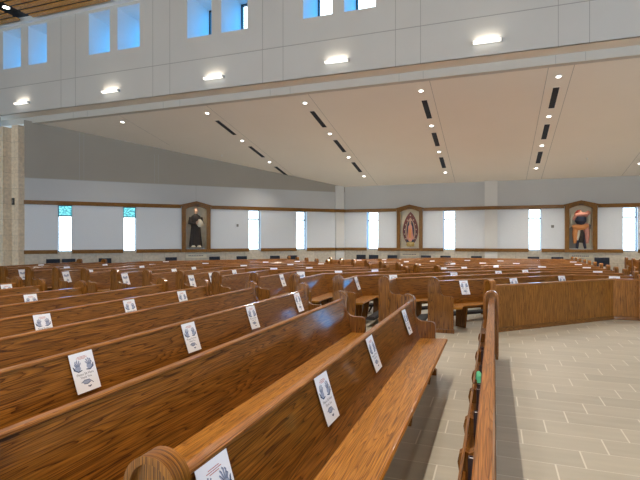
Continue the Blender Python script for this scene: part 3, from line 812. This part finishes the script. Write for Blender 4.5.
cs = [('d', v) for v in (-1.55, -1.0, .33, 2.96, 4.86, 6.12, 7.75, 8.66)] + [('f', v) for v in (-6.35, -5.7, -4.75, -3.12, -2.2, -.8, 1.63, 2.6)]
first = True
for i, (w_, v) in enumerate(cs):
    o = proto if first else copy_tree(proto); first = False; o.scale = (1, 1, .95)
    if w_ == 'd':
        p = Vector(DO) + Vector((1/R2, 1/R2, 0))*v + Vector((1/R2, -1/R2, 0))*.42; o.location = p; o.rotation_euler = (0, 0, R(180 + 45))
    else: o.location = (v, FW - .42, 0); o.rotation_euler = (0, 0, R(180))
    tag(o, 'dark navy upholstered chair by the stone wainscot, %s from the left' % (ORD + ['seventeenth'])[i], 'chair', 'navy chairs along the far walls')
o = copy_tree(proto); o.location = (3.9, 20.9, 0); o.rotation_euler = (0, 0, R(180)); o.scale = (1.05, 1, 1.04)
tag(o, 'larger dark navy chair standing in the right aisle beside the pew ends', 'chair')

# ------------------------------------------------------------------ niches and what stands in them
def niche_frame(fr, c, h, label):
    o, d, inn = fr; O, d3, n3 = Vector(o), Vector((*d, 0)), Vector((*inn, 0))
    base = O + d3*c
    root = empty('niche_surround', base + Vector((0, 0, 1.06)), math.atan2(d[1], d[0]))
    # local: x along wall, -y into the room
    L = lambda pts, t0, t1: (lambda m: (m.prism(pts, (0, 0, -1.06), (1, 0, 0), (0, 0, 1), (0, -1, 0), t0, t1), m)[1])(MB())
    for sg in (-1, 1):
        L([(sg*h, 1.18), (sg*(h + .17), 1.18), (sg*(h + .17), 3.1), (sg*h, 3.1)], -.02, .09).build('jamb_post', M['oak_pale'], root, 0)
    n = 10; cur = [(-h - .005 + (2*h + .01)*k/n, 2.98 + .14*math.sin(math.pi*k/n)) for k in range(n + 1)]
    L([(-h - .17, 2.9), (-h, 2.9), (-h, 2.98)] + cur[1:-1] + [(h, 2.98), (h, 2.9), (h + .17, 2.9), (h + .17, 3.10), (0, 3.27), (-h - .17, 3.10)], -.02, .10).build('arched_head', M['oak_pale'], root, 0)
    L([(-h - .24, 3.08), (0, 3.25), (h + .24, 3.08), (h + .24, 3.16), (0, 3.335), (-h - .24, 3.16)], -.02, .15).build('gable_moulding', M['oak_pale'], root, 0)
    L([(-h - .2, 1.06), (h + .2, 1.06), (h + .2, 1.16), (h + .24, 1.2), (-h - .24, 1.2), (-h - .2, 1.16)], -.02, .14).build('sill', M['oak_pale'], root, 0)
    lens = MB(); lens.box(-.10, .10, -.148, -.10, 2.085, 2.11); lens.build('niche_fill_lamp', M['black'], root, 0)  # unseen lamp housing and spot, added to brighten the niche
    spot('niche_fill_beam', (0, -.125, 2.06), 17, 130, .9, root, (1, .9, .74), .15)
    tag(root, label, 'niche frame')
    q = MB(); q.box(-.46, .46, -.03, 0, .80, .98); pl = q.build('plaque', M['cream'], smooth=0)
    pl.location = base + n3*0; pl.rotation_euler = (0, 0, math.atan2(d[1], d[0]))
    q = MB()
    for k in range(9): x0 = -.34 + .075*k; q.prism([(x0, .89), (x0 + .05, .89), (x0 + .05, .935), (x0 + .03, .92), (x0, .935)], (0, 0, 0), (1, 0, 0), (0, 0, 1), (0, -1, 0), .03, .033)
    q.box(-.34, .31, -.033, -.03, .88, .89); q.build('inscription', M['ink_grey'], pl, 0)
    return base, math.atan2(d[1], d[0]), pl
# 1. statue
base, rz, pl = niche_frame(DIAG, *N_DIAG[0], 'gabled oak surround of the niche holding the dark robed statue')
tag(pl, 'pale inscribed plaque under the dark robed statue', 'plaque')
st = empty('statue', base + Vector((1/R2, -1/R2, 0))*(-.06) + Vector((0, 0, 1.221)), rz); st.scale = (1.12, .9, 1.12)
bs = MB(); bs.box(-.27, .27, -.16, .16, 0, .06); bs.build('base', M['grey'], st, 0)
bd = MB(); bd.loft([(0, 0, .06, .25, .14), (0, 0, .10, .26, .145), (.0, 0, .5, .22, .13), (0, 0, .85, .19, .12), (0, 0, 1.05, .20, .125), (0, 0, 1.22, .215, .12), (0, 0, 1.31, .17, .10), (0, 0, 1.37, .075, .07), (0, 0, 1.40, .055, .055)], 24)
body = bd.build('robed_body', M['habit'], st)
hd_ = MB(); hd_.loft([(0, -.01, 1.37, .045, .045), (0, -.01, 1.42, .05, .055), (0, -.015, 1.46, .068, .078), (0, -.015, 1.52, .075, .088), (0, -.005, 1.58, .072, .085), (0, 0, 1.62, .045, .055), (0, 0, 1.635, .012, .015)], 18)
hd_.tube([(0, -.10, 1.535), (0, -.118, 1.505), (0, -.098, 1.498)], [.006, .012, .008], 8)
hd_.tube([(-.072, -.005, 1.54), (-.084, 0, 1.52), (-.074, 0, 1.49)], .010, 8); hd_.tube([(.072, -.005, 1.54), (.084, 0, 1.52), (.074, 0, 1.49)], .010, 8)
hd_.build('head', M['skin'], body)
fe = MB()
for sg in (-1, 1): fe.tube([(sg*.028, -.093, 1.525), (sg*.028, -.101, 1.524)], .007, 8)
fe.tube([(-.022, -.094, 1.473), (0, -.1, 1.471), (.022, -.094, 1.473)], .005, 8); fe.build('eyes_and_mouth', M['habit'], body)
ar = MB()
ar.tube([(-.20, 0, 1.24), (-.25, -.05, 1.02), (-.10, -.19, .97), (0, -.2, 1.0)], [.07, .075, .06, .05], 12); ar.build('sleeve', M['habit'], st)
ar = MB(); ar.tube([(.20, 0, 1.24), (.25, -.05, 1.02), (.14, -.19, .99), (.06, -.2, 1.02)], [.07, .075, .06, .05], 12); ar.build('sleeve', M['habit'], st)
def hand(mb, x, y, z, sg):
    mb.loft([(x, y, z - .03, .02, .016), (x, y, z, .033, .02), (x, y, z + .04, .03, .018)], 12)
    for q in range(4):
        xx = x - .024 + .016*q; l = (.05, .06, .056, .045)[q]
        mb.tube([(xx, y, z + .03), (xx - sg*.004, y - .01, z + .03 + l*.6), (xx - sg*.012, y - .006, z + .03 + l)], [.009, .008, .006], 8)
    mb.tube([(x - sg*.028, y - .005, z), (x - sg*.05, y - .018, z + .02), (x - sg*.052, y - .02, z + .045)], [.011, .01, .007], 8)
hh = MB(); hand(hh, -.0, -.235, 1.0, -1); hh.build('hand', M['skin'], st)
hh = MB(); hand(hh, .07, -.235, 1.04, 1); hh.build('hand', M['skin'], st)
sc_ = MB(); sc_.prism([(-.09, .2), (.09, .2), (.08, 1.2), (.05, 1.28), (-.05, 1.28), (-.08, 1.2)], (0, -.13, 0), (1, 0, 0), (0, 0, 1), (0, -1, 0), 0, .025); sc_.build('scapular', M['habit'], st)
cl = MB(); cl.loft([(.13, -.2, .86, .05, .03), (.14, -.21, .92, .11, .06), (.14, -.21, 1.0, .14, .07), (.13, -.2, 1.10, .10, .06), (.12, -.18, 1.17, .04, .03)], 16); cl.build('white_bundle', M['cream'], st)
for sg in (-1, 1):
    ft = MB(); ft.loft([(sg*.11, -.13, .06, .09, .07), (sg*.11, -.13, .09, .085, .065), (sg*.11, -.12, .13, .05, .04)], 14); ft.build('foot_cloth', M['cream'], st)
tag(st, 'tall saint statue in dark brown robe holding a white bundle, in the left niche', 'statue')
# 2. mandorla panel
base, rz, pl = niche_frame(FAR, *N_FAR[0], 'gabled oak surround of the niche with the pointed oval image')
tag(pl, 'pale inscribed plaque under the pointed oval image', 'plaque')
md = empty('mandorla_relief', base + Vector((0, .26, 1.23)), rz); md.scale = (1.02, 1, 1.04)
def oval(w, z0, z1, n=12):
    H = (z1 - z0)/2; zm = (z0 + z1)/2; o = []
    for k in range(2*n):
        a = k/(2*n)*2; t = a if a < 1 else 2 - a           # 0..1..0 bottom to top
        hw = w*math.sin(math.pi*(t**.92))**.75 if 0 < t < 1 else 0
        o.append(((hw if a < 1 else -hw), zm - H + 2*H*t))
    return o
fpr = lambda pts, t0, t1: (lambda m: (m.prism(pts, (0, 0, 0), (1, 0, 0), (0, 0, 1), (0, -1, 0), t0, t1), m)[1])(MB())
b0 = MB(); b0.box(-.44, .44, .0, .03, 0, 1.72); b0.build('backing_panel', M['cream'], md, 0)
fpr(oval(.37, .03, 1.70), 0, .05).build('pointed_oval', M['maroon'], md, 0)
fpr(oval(.25, .14, 1.42), .05, .07).build('inner_oval', M['dusky'], md, 0)
for k in range(26):
    a = k/26*2; t = a if a < 1 else 2 - a
    hw = .285*math.sin(math.pi*(t**.92))**.75 if 0 < t < 1 else 0
    r_ = MB(); r_.loft([(0, 0, -.03, .008, .01), (0, 0, 0, .022, .018), (0, 0, .03, .008, .01)], 8)
    q = r_.build('ray_bead', M['cream'] if k % 2 else M['teal'], md); q.location = ((hw if a < 1 else -hw), -.06, .08 + 1.45*t)
fb = MB(); fb.loft([(0, -.07, .30, .14, .06), (0, -.08, .5, .16, .07), (0, -.08, .8, .13, .07), (0, -.08, 1.0, .12, .06), (0, -.07, 1.08, .06, .04), (0, -.07, 1.11, .04, .035)], 18); fg = fb.build('figure_gown', M['rose'], md)
h2 = MB(); h2.loft([(0, -.08, 1.09, .035, .035), (0, -.085, 1.15, .055, .055), (0, -.085, 1.21, .055, .055), (0, -.08, 1.25, .02, .02)], 14); h2.build('head', M['skin'], fg)
v1 = MB()
for sg in (-1, 1): v1.tube([(sg*.05, -.07, 1.25), (sg*.10, -.08, 1.08), (sg*.14, -.08, .8), (sg*.13, -.07, .5)], [.03, .045, .045, .03], 10)
v1.build('veil', M['teal'], fg)
fpr([(-.06, .45), (.06, .45), (.07, .8), (0, .95), (-.07, .8)], .12, .16).build('tunic_front', M['orange'], fg, 0)
cb = MB(); cb.loft([(0, -.06, .05, .16, .05), (0, -.07, .16, .2, .07), (0, -.06, .28, .15, .05)], 16); cb.build('gold_base', M['gold'], md)
for sg in (-1, 1):
    cb = MB(); cb.loft([(sg*.1, -.09, .26, .05, .03), (sg*.12, -.09, .34, .07, .04), (sg*.1, -.09, .40, .03, .02)], 10); cb.build('wing', M['teal'], md)
tag(md, 'dark red pointed oval relief with a small robed figure, in the middle niche', 'relief')
# 3. figure group relief
base, rz, pl = niche_frame(FAR, *N_FAR[1], 'gabled oak surround of the right niche with the figure group')
tag(pl, 'pale inscribed plaque under the figure group at right', 'plaque')
fg_ = empty('figure_relief', base + Vector((0, .27, 1.23)), rz); fg_.scale = (1.02, 1.1, 1.04)
b0 = MB(); b0.box(-.44, .44, 0, .03, 0, 1.72); b0.build('backing_panel', M['cream'], fg_, 0)
def blob(name, m, pts, rads): t = MB(); t.tube(pts, rads, 12); t.build(name, M[m], fg_)
fpr([(-.42, 0), (-.1, 0), (-.2, .55), (-.3, .95), (-.42, .85)], 0, .06).build('grey_cloak', M['grey'], fg_, 0)
fpr([(.2, .78), (.4, .82), (.42, 1.0), (.3, 1.05), (.2, .95)], 0, .06).build('grey_cloud', M['grey'], fg_, 0)
blob('leg', 'teal', [(-.12, -.08, .0), (-.10, -.1, .25), (-.06, -.1, .55)], [.05, .06, .09])
blob('leg', 'teal', [(.2, -.08, .0), (.15, -.1, .25), (.10, -.1, .55)], [.05, .06, .09])
blob('skirt', 'orange', [(-.20, -.09, .22), (-.19, -.1, .6), (-.14, -.1, 1.0)], [.06, .12, .13])
blob('red_drape', 'rose', [(.27, -.09, .22), (.26, -.1, .65), (.19, -.1, 1.05)], [.06, .12, .13])
blob('white_skirt', 'cream', [(-.10, -.15, .35), (-.07, -.17, .6), (-.05, -.16, .78)], [.03, .07, .06])
blob('dark_sash', 'habit', [(.05, -.15, .25), (.06, -.17, .6), (.04, -.16, .82)], [.09, .10, .06])
blob('arm_belt', 'orange', [(-.30, -.14, .95), (-.1, -.20, .90), (.12, -.2, .90), (.28, -.14, .97)], [.07, .13, .13, .08])
blob('torso', 'teal', [(.0, -.14, 1.0), (.0, -.17, 1.16), (.02, -.15, 1.32)], [.12, .23, .21])
blob('rose_cape', 'rose', [(-.27, -.14, 1.22), (-.16, -.17, 1.40), (.04, -.18, 1.44), (.22, -.15, 1.43), (.34, -.12, 1.55)], [.06, .10, .11, .11, .08])
blob('white_sleeve', 'cream', [(-.34, -.1, 1.0), (-.35, -.1, 1.25), (-.27, -.1, 1.45)], [.05, .07, .06])
blob('white_sleeve', 'cream', [(.33, -.1, 1.05), (.36, -.1, 1.3), (.36, -.1, 1.5)], [.05, .07, .04])
blob('red_sleeve', 'red', [(-.20, -.14, 1.46), (-.10, -.15, 1.58), (.02, -.13, 1.62)], [.04, .05, .03])
hh = MB(); hh.loft([(.0, -.14, 1.44, .04, .04), (.0, -.15, 1.5, .065, .065), (0, -.15, 1.57, .065, .065), (0, -.14, 1.62, .03, .03)], 14); hh.build('head', M['skin'], fg_)
tag(fg_, 'colourful relief of draped figures in rose, orange and navy, in the right niche', 'relief')

# ------------------------------------------------------------------ small wall fittings
def plate(fr, a, z, w_, h_, m, name, label, cat):
    q = strip_on(*fr, a - w_/2, a + w_/2, z - h_/2, z + h_/2, 0, .03); o = q.build(name, M[m], smooth=0)
    q2 = strip_on(*fr, a - w_*.3, a + w_*.3, z - h_*.3, z + h_*.3, .03, .04); q2.build('grille', M['grey'], o, 0); tag(o, label, cat)
plate(FAR, 2.42, 2.21, .2, .2, 'panel', 'wall_speaker', 'small pale square speaker on the far wall between window and right niche', 'speaker')
plate(DIAG, 5.95, 2.28, .16, .2, 'panel', 'wall_thermostat', 'small pale square plate on the left wall right of the statue', 'plate')
plate(((0, 13.40, 0), (1, 0), (0, -1)), -17.50, 3.1, .12, .26, 'black', 'pillar_sensor', 'small black box high on the stone pillar', 'box')
